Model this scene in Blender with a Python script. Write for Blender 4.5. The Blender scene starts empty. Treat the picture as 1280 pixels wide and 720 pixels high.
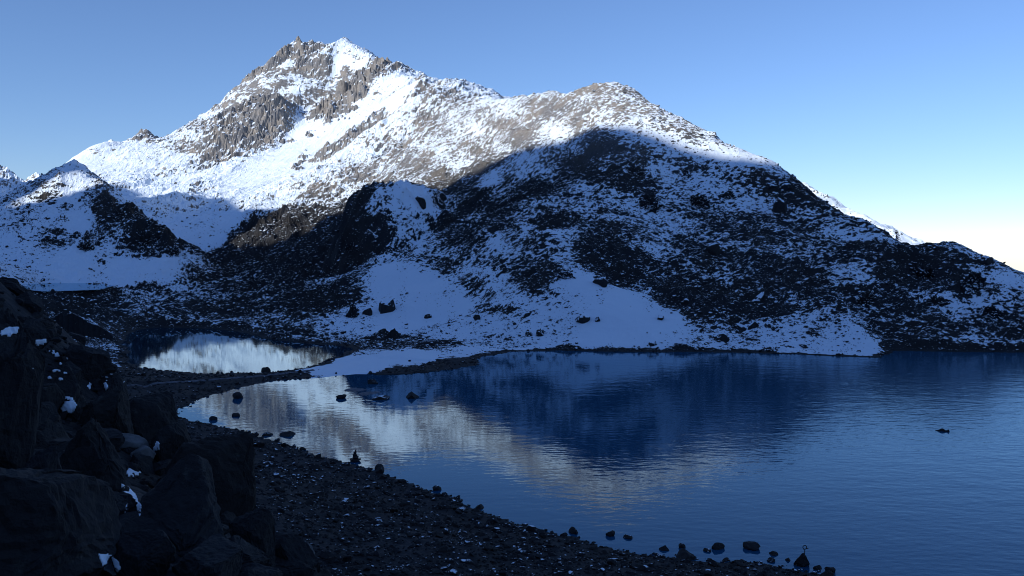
import bpy, bmesh, math, random
import numpy as np
from mathutils import Vector, Matrix, noise as mnoise

R = math.radians
random.seed(7)
rng = np.random.default_rng(11)
scene = bpy.context.scene

# ------------------------------------------------------------------ camera
CAM_H = 40.0                      # metres above the lake
FPX = 1108.5                      # focal length in pixels of a 1280 px wide frame
HORIZON = 315.0                   # pixel row of the horizon
PITCH = math.atan((HORIZON - 360) / FPX)
cam_data = bpy.data.cameras.new('camera')
cam = bpy.data.objects.new('camera', cam_data)
scene.collection.objects.link(cam)
cam_data.sensor_width = 36.0
cam_data.lens = 36.0 * FPX / 1280.0
cam_data.clip_start = 0.1
cam_data.clip_end = 20000
cam.location = (0, 0, CAM_H)
cam.rotation_euler = (math.pi / 2 + PITCH, 0, 0)
scene.camera = cam

# ------------------------------------------------------------------ sky and sun
SUN_EL = 25.0                     # degrees
SUN_AZ = 229.0                    # compass degrees, 0 = +Y (view), 90 = +X
world = bpy.data.worlds.new('World')
scene.world = world
world.use_nodes = True
wn = world.node_tree.nodes
sky = wn.new('ShaderNodeTexSky')
sky.sky_type = 'NISHITA'
sky.sun_disc = False
sky.sun_elevation = R(SUN_EL)
sky.sun_rotation = R(SUN_AZ)
sky.altitude = 4400
sky.air_density = 1.65
sky.dust_density = 0.0
sky.ozone_density = 7.0
bg = wn['Background']
bg.inputs['Strength'].default_value = 0.113
tint = wn.new('ShaderNodeMix'); tint.data_type = 'RGBA'; tint.blend_type = 'MULTIPLY'   # camera white balance, even over the whole sky
tint.inputs[0].default_value = 1; tint.inputs[7].default_value = (1.12, .99, 1.02, 1)
world.node_tree.links.new(sky.outputs[0], tint.inputs[6])
world.node_tree.links.new(tint.outputs[2], bg.inputs[0])

sun_data = bpy.data.lights.new('sun', 'SUN')
sun_data.energy = 3.9
sun_data.angle = R(0.5)
sun_data.color = (1.0, 0.95, 0.885)
sun = bpy.data.objects.new('sun', sun_data)
scene.collection.objects.link(sun)
TO_SUN = Vector((math.sin(R(SUN_AZ)) * math.cos(R(SUN_EL)), math.cos(R(SUN_AZ)) * math.cos(R(SUN_EL)), math.sin(R(SUN_EL))))
sun.rotation_euler = TO_SUN.to_track_quat('Z', 'Y').to_euler()

vs = scene.view_settings
vs.view_transform = 'Standard'
vs.look = 'None'
vs.exposure = 0.32
vs.gamma = 1.0
vs.use_curve_mapping = False
scene.cycles.use_denoising = True
scene.cycles.filter_width = 1.0
scene.cycles.max_bounces = 6

# ------------------------------------------------------------------ helpers: pixel -> direction -> place
CP, SP = math.cos(PITCH), math.sin(PITCH)
def pix_dir(px, py):
    px = np.asarray(px, float); py = np.asarray(py, float)
    u = (px - 640) / FPX; v = (360 - py) / FPX
    fy = CP - v * SP; fz = SP + v * CP
    h = np.hypot(u, fy)
    return u / h, fy / h, fz / h          # unit ground direction, rise per metre
def at_range(px, py, D):
    a, b, t = pix_dir(px, py)
    D = D / max(float(b), .5)         # D is counted straight ahead, turn it into ground distance
    return a * D, b * D, CAM_H + t * D
def at_level(px, py, z=0.0):
    a, b, t = pix_dir(px, py)
    D = (z - CAM_H) / t
    return a * D, b * D
def to_pix(x, y, z):
    dz = z - CAM_H
    f = y * CP + dz * SP; up = -y * SP + dz * CP
    f = np.where(f < .1, .1, f)
    return 640 + FPX * x / f, 360 - FPX * up / f

# ------------------------------------------------------------------ helpers: noise
PERM = np.concatenate([rng.permutation(256)] * 3).astype(np.int32)
GA = np.linspace(0, 2 * np.pi, 256, endpoint=False)
GX, GY = np.cos(GA).astype(np.float32), np.sin(GA).astype(np.float32)
def perlin(x, y, seed=0):
    x = np.asarray(x, np.float64) + seed * 37.7; y = np.asarray(y, np.float64) - seed * 19.3
    xi = np.floor(x); yi = np.floor(y)
    xf = (x - xi).astype(np.float32); yf = (y - yi).astype(np.float32)
    xi = xi.astype(np.int64) & 255; yi = yi.astype(np.int64) & 255
    u = xf * xf * xf * (xf * (xf * 6 - 15) + 10); v = yf * yf * yf * (yf * (yf * 6 - 15) + 10)
    def g(ix, iy, dx, dy):
        h = PERM[PERM[ix] + iy]
        return GX[h] * dx + GY[h] * dy
    n00 = g(xi, yi, xf, yf); n10 = g(xi + 1, yi, xf - 1, yf)
    n01 = g(xi, yi + 1, xf, yf - 1); n11 = g(xi + 1, yi + 1, xf - 1, yf - 1)
    a = n00 + u * (n10 - n00); b = n01 + u * (n11 - n01)
    return 1.5 * (a + v * (b - a))
def fbm(x, y, wl, octv, seed=0, gain=.5):
    s = 0; a = 1
    for k in range(octv):
        s = s + a * perlin(x / wl, y / wl, seed + k); a *= gain; wl *= .49
    return s
def ridged(x, y, wl, octv, seed=0, gain=.5):
    s = 0; a = 1; w = 1
    for k in range(octv):
        n = 1 - np.abs(perlin(x / wl, y / wl, seed + k)) * 1.6
        n = n * n * np.sign(n)
        s = s + a * n * w; w = np.clip(n * 1.3, 0, 1); a *= gain; wl *= .48
    return s - .8
def crag(x, y, wl, octv, seed=0, gain=.55):
    """sharp edges, straight flanks"""
    s = 0; a = 1
    for k in range(octv):
        s = s + a * (1 - np.abs(perlin(x / wl, y / wl, seed + k)) * 2.4); a *= gain; wl *= .47
    return s - .35
def sstep(a, b, x):
    t = np.clip((x - a) / (b - a), 0, 1)
    return t * t * (3 - 2 * t)

class RBF:
    def __init__(s, pts, vals, c):
        s.p = np.asarray(pts, float); s.c = c
        n = len(s.p)
        d = np.hypot(s.p[:, None, 0] - s.p[None, :, 0], s.p[:, None, 1] - s.p[None, :, 1])
        A = np.zeros((n + 1, n + 1)); A[:n, :n] = np.sqrt(d * d + c * c) + np.eye(n) * -.4
        A[n, :n] = 1; A[:n, n] = 1
        s.w = np.linalg.solve(A, np.append(np.asarray(vals, float), 0)).astype(np.float32)
    def __call__(s, x, y):
        sh = np.shape(x)
        x = np.ravel(x).astype(np.float32); y = np.ravel(y).astype(np.float32)
        out = np.full(x.shape, s.w[-1], np.float32)
        c2 = np.float32(s.c * s.c)
        for (px, py), w in zip(s.p.astype(np.float32), s.w[:-1]):
            out += w * np.sqrt((x - px) ** 2 + (y - py) ** 2 + c2)
        return out.reshape(sh)

def poly_sd(poly, x, y):
    """signed distance to a closed polygon, positive outside"""
    P = np.asarray(poly, float); Q = np.roll(P, -1, 0)
    sh = np.shape(x); x = np.ravel(x); y = np.ravel(y)
    best = np.full(x.shape, 1e18); ins = np.zeros(x.shape, bool)
    for (ax, ay), (bx, by) in zip(P, Q):
        ex, ey = bx - ax, by - ay
        t = np.clip(((x - ax) * ex + (y - ay) * ey) / (ex * ex + ey * ey + 1e-9), 0, 1)
        best = np.minimum(best, (x - ax - t * ex) ** 2 + (y - ay - t * ey) ** 2)
        c = (ay > y) != (by > y)
        ins ^= c & (x < ex * (y - ay) / (ey if abs(ey) > 1e-9 else 1e-9) + ax)
    d = np.sqrt(best)
    return np.where(ins, -d, d).reshape(sh)

# ------------------------------------------------------------------ water outlines (pixel rows on the water level)
LAKE_PX = [(222, 512), (265, 495), (300, 484), (335, 477), (400, 472), (440, 468), (485, 470), (530, 467), (565, 462), (597, 457), (601, 446),
           (640, 440), (700, 438), (760, 440), (850, 440), (950, 441.5), (1060, 446), (1100, 447.5), (1112, 443), (1117, 438.5),
           (1200, 440), (1280, 441), (1500, 446), (1900, 520), (2200, 780),
           (1500, 800), (1200, 757), (1100, 735), (1050, 723), (1000, 711), (950, 702), (900, 698), (850, 697), (800, 693), (760, 685),
           (720, 673), (680, 665), (640, 653), (620, 645), (590, 633), (570, 623), (540, 613), (510, 601), (480, 591),
           (460, 585), (440, 577), (410, 571), (385, 563), (345, 551), (320, 543), (290, 536), (250, 529), (225, 521)]
LAKE = [tuple(map(float, at_level(*p))) for p in LAKE_PX]
POND_PX = [(160, 418), (175, 412), (200, 409), (240, 410), (280, 412), (310, 417), (330, 423), (360, 427), (400, 431), (430, 433),
           (440, 437), (425, 445), (400, 453), (380, 459), (350, 464), (320, 466), (260, 467), (230, 465), (200, 462), (175, 460),
           (158, 452), (165, 440), (155, 430)]
POND = [tuple(map(float, at_level(*p))) for p in POND_PX]
TARN_Z, TARN2_Z = 4.5, 12.0
TARN = [tuple(map(float, at_level(*p, TARN_Z))) for p in [(58, 390), (80, 387), (150, 387), (172, 390), (150, 396), (90, 397), (62, 395)]]
TARN2 = [tuple(map(float, at_level(*p, TARN2_Z))) for p in [(20, 356), (60, 353.5), (110, 354), (136, 357), (120, 362), (60, 364), (25, 361)]]

# ------------------------------------------------------------------ relief: known points of the mountains (pixel column, row, range in metres)
CREST = [(85, 205, 1650), (100, 195, 1660), (115, 183, 1680), (130, 177, 1700), (145, 177, 1720), (158, 180, 1730), (168, 172, 1745), (181, 164, 1750),
         (196, 182, 1770), (225, 165, 1790), (245, 154, 1800), (265, 147, 1820), (280, 135, 1840), (300, 122, 1850), (310, 105, 1860), (320, 94, 1870), (335, 80, 1890),
         (350, 65, 1910), (362, 55, 1920), (374, 51, 1930), (387, 55, 1940), (400, 54, 1950), (415, 55, 1950), (432, 48, 1950), (448, 60, 1900), (465, 72, 1850), (478, 78, 1820),
         (490, 85, 1790), (505, 95, 1740), (519, 105, 1690), (527, 98, 1650), (535, 103, 1600), (550, 112, 1520), (570, 120, 1420), (590, 128, 1300),
         (612, 127, 1200), (645, 124, 1030), (675, 118, 920), (690, 115, 880), (705, 119, 830), (730, 116, 760), (745, 110, 720), (760, 107, 700), (775, 105, 690), (790, 110, 680), (803, 121, 665),
         (830, 140, 645), (850, 150, 630), (870, 157, 620), (892, 167, 605), (905, 180, 597), (940, 192, 582), (968, 202, 572), (980, 212, 562), (1005, 232, 545), (1028, 250, 528), (1055, 269, 510), (1085, 276, 490), (1115, 298, 470),
         (1145, 313, 455), (1165, 314, 445), (1190, 307, 432), (1203, 305, 430), (1222, 318, 420), (1250, 328, 412), (1280, 350, 402), (1350, 372, 395), (1500, 385, 390), (1800, 410, 380)]
FACE = [(430, 110, 1830), (400, 130, 1780), (370, 130, 1790), (330, 140, 1740), (330, 180, 1600), (370, 200, 1430), (250, 215, 1450), (180, 235, 1360), (130, 200, 1630), (300, 248, 1200), (430, 200, 1350),
        (480, 160, 1480), (480, 120, 1660), (520, 180, 1230), (520, 130, 1560), (560, 170, 1150), (600, 165, 1050), (600, 200, 860), (640, 190, 760), (690, 160, 740), (740, 160, 640), (545, 225, 760), (480, 225, 880), (420, 262, 800), (370, 258, 840), (320, 268, 950), (290, 255, 1080),
        (300, 300, 880), (290, 350, 700), (350, 330, 590), (380, 300, 650), (330, 395, 475), (420, 320, 545), (420, 390, 440), (400, 360, 500), (440, 300, 540),
        (500, 290, 510), (560, 285, 500), (600, 260, 560), (650, 230, 600), (700, 210, 600),
        (780, 200, 565), (780, 280, 482), (740, 260, 520), (770, 332, 433), (850, 230, 555), (850, 300, 475), (900, 300, 472), (900, 368, 400), (960, 260, 520), (1000, 330, 432), (1000, 400, 374), (1060, 300, 480), (1100, 370, 397), (1180, 370, 390),
        (1150, 420, 362), (1250, 380, 382), (1260, 425, 362),
        (640, 278, 480), (690, 290, 458), (640, 340, 425), (640, 400, 385), (560, 345, 428), (560, 400, 392), (480, 345, 432), (460, 400, 398), (700, 345, 415), (720, 400, 380), (780, 390, 384), (790, 430, 360), (830, 372, 402), (870, 402, 380), (900, 425, 364), (1000, 425, 362), (620, 430, 378),
        (250, 320, 830), (260, 378, 600), (150, 372, 640), (200, 340, 800), (80, 375, 650), (20, 375, 600)]
LOW = [(300, 478, 1.0), (200, 480, 2.0), (420, 463, .8), (500, 450, 1.0), (480, 427, 1.6), (560, 437, 1.2), (350, 408, 3.0), (250, 402, 3.0), (150, 405, 4.0), (140, 440, 4.0), (150, 475, 4.0), (230, 540, 3.0),
       (300, 580, 3.0), (400, 640, 3.8), (500, 680, 3.6), (650, 710, 2.2), (400, 720, 6.0), (600, 740, 4.0), (800, 725, 1.4), (950, 725, .9)]
HILLSIDE = [(100, 402, 300), (60, 390, 330), (60, 440, 200), (110, 440, 270), (0, 400, 240), (110, 500, 170), (150, 540, 130), (-200, 380, 260), (-200, 330, 500), (-150, 300, 900)]
# ranges of the crest and the slopes, checked against where the lake mirrors them
CREST_PX = [-400, 85, 181, 300, 430, 480, 527, 560, 600, 645, 700, 745, 780, 830, 895, 970, 1040, 1100, 1145, 1200, 1250, 1280, 1800]
CREST_D = [2300, 2450, 2650, 2850, 3000, 2800, 2400, 1800, 1300, 1010, 880, 825, 800, 740, 680, 630, 575, 530, 495, 460, 435, 420, 392]
def deepen(c):
    px, py, D = c
    if D < 354: return c
    left = 354 + (D - 354) * 2.6 if D < 533 else 1.54 * D
    right = 354 + (D - 354) * 1.35
    k = float(sstep(540, 690, px))
    d2 = left * (1 - k) + right * k
    d2 = min(d2, .97 * float(np.interp(px, CREST_PX, CREST_D)))
    if py > HORIZON + 4:
        z0 = CAM_H - (py - HORIZON) / FPX * D
        d2 = min(d2, (CAM_H - .55 * max(z0, .5)) * FPX / (py - HORIZON))
    return (px, py, max(d2, D if k < .5 else 354))
CREST = [(c[0], c[1], float(np.interp(c[0], CREST_PX, CREST_D))) for c in CREST]; MEASURED = {(640, 190): 830, (600, 165): 1060, (600, 200): 930, (560, 170): 1350, (690, 160): 790, (740, 160): 720, (545, 225): 950, (650, 230): 720, (600, 260): 740, (700, 210): 690, (520, 180): 1650, (520, 130): 2150}
FACE = [(c[0], c[1], MEASURED[c[:2]]) if c[:2] in MEASURED else deepen(c) for c in FACE]
KEY_CREST = CREST
fine_px = np.concatenate([np.arange(85, 520, 7.), np.arange(520, 720, 5.), np.arange(720, 1290, 8.), [1350, 1500, 1800]])
CREST = [(float(p_), float(np.interp(p_, [c[0] for c in KEY_CREST], [c[1] for c in KEY_CREST])), float(np.interp(p_, CREST_PX, CREST_D))) for p_ in fine_px] + [c for c in KEY_CREST if c[0] in (181, 432, 374, 527, 519, 775)]
pts, zs = [], []
def add(x, y, z): pts.append((float(x), float(y))); zs.append(float(z))
for c in CREST:
    x, y, z = at_range(*c); add(x, y, z)
for c in [(62, 222, 2450), (35, 240, 2400), (0, 250, 2400), (-80, 262, 2400), (-250, 270, 2400), (20, 260, 2900), (62, 240, 2700), (-120, 280, 2900)]:
    add(*at_range(*c))
for c in [(740, 165, 1000), (715, 165, 1150), (690, 170, 1450), (650, 165, 1900), (600, 165, 2500)]:
    add(*at_range(*c))
for k, c in enumerate([c for c in KEY_CREST[::3] if not 500 < c[0] < 735]):
    x, y, z = at_range(*c); q_ = .06 + .00007 * c[2]; add(x * (1 + q_), y * (1 + q_), z - .45 * q_ * c[2])
    add(x * 1.45, y * 1.45, z * .3)
for c in FACE + HILLSIDE:
    x, y, z = at_range(*c); add(x, y, z)
for px, py, z in LOW:
    x, y = at_level(px, py, z); add(x, y, z)
for x, y, z in [(0, 30, 10), (-60, 60, 14), (60, 40, 2), (120, 20, 6), (150, -60, 25), (0, -100, 45), (-150, -50, 70), (-200, 100, 60), (300, -100, 60), (-500, -300, 160), (0, -600, 170), (600, -300, 130), (800, 200, 60), (750, 500, 0), (-600, 300, 160), (-700, 800, 190), (-1600, 1500, 300), (0, 4600, 100), (1500, 2000, -250), (900, 1400, -120), (1400, 900, -100), (-2600, 3800, 100)]:
    add(x, y, z)
pts = np.array(pts); zs = np.array(zs)

# near spur under the camera
SPUR = [(0, 374, 45), (0, 450, 30), (0, 560, 18), (0, 700, 9), (60, 412, 48), (60, 500, 30), (60, 620, 15), (60, 720, 9.5), (120, 455, 47), (150, 495, 44), (150, 560, 28), (150, 640, 17), (150, 720, 11),
        (190, 535, 38), (230, 575, 33), (230, 640, 22), (230, 720, 13), (265, 612, 29), (300, 655, 26), (300, 720, 16), (345, 692, 23), (385, 728, 20), (500, 830, 15), (640, 960, 11), (800, 1100, 9), (-300, 310, 42), (-300, 500, 15),
        (0, 460, 75), (60, 520, 75), (150, 640, 70), (230, 740, 55), (300, 860, 42), (385, 960, 35), (-300, 380, 90)]
sp, sz = [], []
for c in SPUR:
    x, y, z = at_range(*c); sp.append((float(x), float(y))); sz.append(float(z))
for x, y, z in [(0, 0, 38.3), (-3, 2.5, 38.2), (3, 2, 36.9), (8, 4, 32.5), (0, -10, 40), (-15, -5, 43), (12, -15, 34), (0, -40, 52), (-50, -20, 62), (40, -40, 36), (0, 120, -40), (-70, 140, -30), (80, 90, -40), (90, 0, -5), (-140, 100, 25), (0, -120, 75), (-150, -80, 95), (150, -120, 40)]:
    sp.append((x, y)); sz.append(z)
spur_rbf = RBF(sp, sz, 1.5)

raw = RBF(pts, zs, 10)

# other hills, each with its own relief
def local_hill(cp, c):
    q = [at_range(*a) for a in cp]
    return RBF([(float(a[0]), float(a[1])) for a in q], [float(a[2]) for a in q], c)
HILL = [(0, 262, 930), (25, 242, 950), (45, 229, 965), (60, 220, 985), (75, 213, 1000), (90, 210, 1005), (105, 213, 1000), (120, 222, 985), (135, 236, 965), (150, 252, 945), (165, 268, 920), (182, 285, 900), (210, 305, 880), (240, 330, 850), (-60, 280, 930), (-200, 300, 950),
        (20, 300, 880), (60, 270, 915), (100, 260, 935), (100, 300, 885), (60, 320, 855), (140, 300, 880), (180, 318, 862), (100, 340, 835), (30, 345, 825), (160, 345, 825), (60, 351, 815), (120, 352, 815), (230, 352, 800),
        (0, 330, 1060), (45, 300, 1090), (90, 290, 1120), (135, 310, 1090), (165, 335, 1040), (210, 350, 980), (-200, 340, 1150), (100, 372, 700), (0, 372, 700), (200, 375, 720), (260, 352, 850), (280, 360, 950), (220, 372, 1200), (90, 350, 1350), (-150, 370, 1400)]
hill_rbf = local_hill([(a_, b_, d_ if d_ < 815 else 815 + (d_ - 815) * 1.6) for a_, b_, d_ in HILL], 32)
def tent(line, slope_front, slope_back, x, y):
    """a ridge: falls away from a crest polyline"""
    q = np.array([[float(v) for v in at_range(*a)] for a in line])
    best = np.full(np.shape(x), -1e9)
    for a, b in zip(q[:-1], q[1:]):
        ex, ey = b[0] - a[0], b[1] - a[1]
        t = np.clip(((x - a[0]) * ex + (y - a[1]) * ey) / (ex * ex + ey * ey), 0, 1)
        d = np.hypot(x - a[0] - t * ex, y - a[1] - t * ey)
        side = np.hypot(x, y) > np.hypot(a[0] + t * ex, a[1] + t * ey)
        z = a[2] + t * (b[2] - a[2]) - d * np.where(side, slope_back, slope_front)
        best = np.maximum(best, z)
    return best
FAR_L = [(-250, 190, 3150), (-120, 215, 3150), (-60, 200, 3150), (-20, 212, 3150), (0, 210, 3150), (10, 213, 3150), (22, 221, 3150), (40, 222, 3150), (80, 226, 3120), (130, 235, 3100)]
FAR_R = [(960, 200, 1150), (1000, 228, 1100), (1028, 247, 1070), (1050, 257, 1050), (1075, 265, 1030), (1090, 272, 1015), (1110, 284, 1000), (1130, 295, 985), (1150, 305, 970), (1165, 313, 960), (1230, 345, 920)]
RIBS = [  # rocky ribs that stand proud of the snow faces of the summit
    ([(372, 52, 1925), (352, 90, 1850), (350, 125, 1790), (340, 160, 1700), (343, 172, 1665)], .9, .9, 4),
    ([(480, 79, 1815), (472, 92, 1775), (460, 108, 1725)], .8, .55, 7),
    ([(527, 98, 1650), (512, 128, 1560), (490, 150, 1490)], .6, .6, 5),
    ([(310, 106, 1855), (300, 150, 1740), (280, 185, 1620)], .8, .8, 3),
    ([(250, 153, 1800), (235, 185, 1680)], .7, .7, 3),
    ([(181, 163, 1748), (172, 185, 1690), (165, 205, 1600)], .8, .8, 3),
    ([(173, 176, 1725), (181, 160, 1722), (190, 177, 1725)], 1.3, 1.3, .8), ([(363, 58, 1925), (373, 49, 1930), (385, 56, 1935)], .9, .9, 1), ([(425, 55, 1948), (432, 46, 1950), (441, 54, 1945)], .9, .9, 1),
    ([(128, 180, 1700), (137, 174, 1705), (146, 180, 1715)], 1.0, 1.0, .8)]
KNOB_C = at_range(497, 231, 815)
def knob(x, y):
    dx, dy = x - KNOB_C[0], y - KNOB_C[1]
    ang = np.arctan2(dy, dx)
    rr = np.hypot(dx / np.where(dx < 0, 38, 52), dy / np.where(dy < 0, 62, 40)) * (1 + .1 * np.sin(3 * ang + 1) + .12 * perlin(x / 14, y / 14, 6))
    top = KNOB_C[2] - 8 * np.clip((dx - 12) / 45, 0, 1)
    return top - 7 * rr ** 2 - np.where(dx < -.3 * np.abs(dy), 90, 30) * np.clip(rr - .85, 0, None) ** 1.1 + 2 * perlin(x / 18, y / 18, 5)

def base_raw(x, y):
    z = np.maximum(raw(x, y), hill_rbf(x, y) - 60 * sstep(1600, 1800, np.hypot(x, y)) - 60 * sstep(-120, 0, x))
    return np.maximum(z, knob(x, y))

# ------------------------------------------------------------------ where snow lies (1) and where bare rock shows (0)
SNOW_PX = """430 110 1;400 140 1;380 160 1;420 130 1;350 200 .97;300 230 .9;250 220 .75;430 85 .9;440 60 .7;330 90 .28;320 120 .28;345 130 .18;300 140 .35;270 165 .4;240 180 .45;340 155 .15;290 175 .36
370 60 .4;400 80 .55;360 100 .42;210 195 .55;170 185 .6;130 195 .7;181 170 .2;110 205 .75;490 100 .75;470 90 .25;510 112 .8;530 110 .5;550 120 .5;470 150 .85;440 170 .8;500 140 .75;560 150 .5;520 170 .5
480 185 .6;580 170 .55;610 150 .5;600 180 .52;640 150 .52;660 135 .55;690 130 .5;700 160 .68;730 140 .42;730 120 .52;770 115 .62;760 130 .66;670 175 .6;620 200 .42;400 210 .75;350 230 .75;450 220 .5
400 240 .5;520 210 .42;350 250 .7;300 255 .65;250 235 .55;200 245 .65;400 180 .95;440 140 .95;330 215 .9;390 225 .6
90 240 .78;60 270 .8;100 285 .9;30 300 .8;150 255 .55;100 315 .92;30 330 .85;90 330 .95;150 340 .85;60 302 .55;140 262 .2;150 268 .2;185 295 .18;200 305 .25;100 300 .4;112 306 .4;240 270 .7;270 280 .75;220 255 .55;260 300 .8;200 325 .85;250 330 .6;130 225 .5;60 240 .65;30 275 .6
350 280 .16;320 310 .14;380 300 .12;420 320 .16;300 340 .22;350 350 .16;400 350 .16;430 290 .15;330 380 .24;400 390 .28;430 370 .15;260 350 .42;280 390 .35;370 330 .12;310 290 .16
445 262 .03;500 245 .95;478 248 .8;530 255 .9;500 270 .85;520 272 .8;545 238 .3;440 300 .1;480 290 .25;550 290 .3;600 260 .25;600 290 .35;650 240 .25;700 220 .2;740 200 .15;650 210 .5;620 225 .65;660 200 .6
480 350 .88;530 360 .97;560 390 .92;600 350 .78;640 300 .68;700 310 .72;680 340 .55;720 360 .97;780 380 1;830 400 1;760 400 1;640 390 .78;600 400 .72;640 330 .72;700 390 .92;560 320 .5;600 420 .88;700 415 .97;500 400 .92;470 390 .82;450 410 .82;570 415 .88;740 420 .97;800 420 .95
740 300 .15;780 335 .1;850 365 .15;900 370 .15;690 280 .25;950 385 .2;880 390 .5;930 405 .55;1000 415 .65;1050 430 .8;1090 440 .92;900 425 .75;960 430 .7
800 170 .7;830 200 .74;780 200 .35;760 220 .25;800 230 .3;850 230 .65;880 210 .78;900 250 .62;850 270 .52;780 260 .5;720 250 .45;820 300 .5;940 230 .72;960 270 .62;920 290 .45;1000 270 .5;870 320 .35;930 330 .27;1000 310 .3;1040 290 .4
1000 350 .2;950 360 .2;1080 320 .15;1070 340 .55;1100 350 .12;1050 380 .16;1100 400 .16;1120 360 .1;1160 340 .05;1200 350 .1;1200 320 .55;1230 340 .35;1260 345 .78;1240 380 .42;1180 390 .35;1150 410 .22;1220 410 .36;1270 390 .45;1260 420 .5;1160 380 .3;870 175 .72;920 190 .76;950 200 .8;850 160 .68;1015 240 .3
300 480 .05;450 455 .92;520 445 .95;580 438 .9;480 427 .15;550 431 .2;420 415 .5;500 468 .04;560 458 .06;620 436 .65;350 410 .3;300 405 .5;230 405 .5;200 395 .35;260 370 .5;180 370 .45;100 375 .25;140 403 .08;60 380 .15;330 475 .05
100 450 .1;200 480 .03;230 540 .02;300 580 .03;400 640 .05;600 700 .04;800 720 .03;400 720 .02;150 540 .02"""
sp_px = np.array([[float(v) for v in t.split()] for t in SNOW_PX.replace('\n', ';').split(';')])
sp_px[:, 2] += np.where((sp_px[:, 0] > 900) & (sp_px[:, 2] < .45) & (sp_px[:, 1] < 425), .15, 0)
sp_px[:, 2] -= np.where((sp_px[:, 0] > 430) & (sp_px[:, 0] < 960) & (sp_px[:, 1] < 245) & (sp_px[:, 2] < .9), -.03, 0)
sp_px[:, 2] -= np.where((sp_px[:, 0] > 570) & (sp_px[:, 0] < 705) & (sp_px[:, 1] > 290) & (sp_px[:, 1] < 425), .14, 0)
sp_px[:, 2] += np.where((sp_px[:, 0] > 540) & (sp_px[:, 0] < 665) & (sp_px[:, 1] > 135) & (sp_px[:, 1] < 235), .1, 0) + np.where((sp_px[:, 0] > 695) & (sp_px[:, 0] < 830) & (sp_px[:, 1] > 180) & (sp_px[:, 1] < 345), .12, 0)
sp_px[:, 2] += np.where((sp_px[:, 0] < 290) & (sp_px[:, 1] > 225) & (sp_px[:, 1] < 350) & (sp_px[:, 2] > .3), .1, 0)
# find where each of these pixels meets the ground
rr = np.exp(np.linspace(math.log(80), math.log(3500), 1000))
a, b, t = pix_dir(sp_px[:, 0], sp_px[:, 1])
X = a[:, None] * rr; Y = b[:, None] * rr
hit = base_raw(X, Y) > CAM_H + t[:, None] * rr
hit |= (CAM_H + t[:, None] * rr) < 0.3
idx = np.where(hit.any(1), hit.argmax(1), len(rr) - 60)
sp_D = rr[idx]; sp_x = a * sp_D; sp_y = b * sp_D
def snow_cover(x, y):
    sh = np.shape(x); x = np.ravel(x); y = np.ravel(y)
    num = np.full(x.shape, .5 * 1e-5); den = np.full(x.shape, 1e-5)
    for px, py, D, s in zip(sp_x, sp_y, sp_D, sp_px[:, 2]):
        k = 1 / (D * .022) ** 2
        # range is foreshortened on the slopes: let a note reach further along the line of sight than across it
        ux, uy = px / D, py / D
        dx, dy = x - px, y - py
        al = dx * ux + dy * uy; ac = dx * uy - dy * ux
        w = 1 / ((ac * ac + al * al * .3) * k + .12) ** 2
        num += w * s; den += w
    return (num / den).reshape(sh)

# ------------------------------------------------------------------ the relief function
def relief_noise(x, y, s):
    r = np.hypot(x, y)
    far = sstep(850, 1900, r)
    nearm = sstep(60, 330, r)
    rough = .07 + 1.2 * np.clip(1 - s, 0, 1) ** 1.3
    fa = R(33); pa, qa = x * math.cos(fa) - y * math.sin(fa), (x * math.sin(fa) + y * math.cos(fa)) * .36      # ribs run down the fall line of the summit
    wx = x + 6 * perlin(x / 40, y / 40, 91); wy = y + 6 * perlin(x / 40, y / 40, 92)
    n = nearm * (1 - .6 * far) * (3.2 * fbm(wx, wy, 75, 2, 3) + rough * (3.4 * ridged(wx, wy, 42, 6, 12, .62) + 1.5 * ridged(wx, wy, 13, 4, 22, .62) + 6 * sstep(450, 800, r) * ridged(wx, wy, 70, 6, 26, .62)))
    n = n + far * rough * (1 - .6 * (1 - sstep(-.38, -.32, x / np.maximum(y, 1))) * sstep(2100, 2600, r)) * (44 * crag(pa, qa, 300, 7, 30, .6) + 13 * crag(pa, qa * 1.5, 80, 6, 50, .62))
    n = n + (1 - nearm) * .5 * fbm(x, y, 9, 5, 60)
    return n
snow_at_pts = snow_cover(pts[:, 0], pts[:, 1])
main_rbf = RBF(pts, zs - relief_noise(pts[:, 0], pts[:, 1], snow_at_pts), 8)

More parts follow.
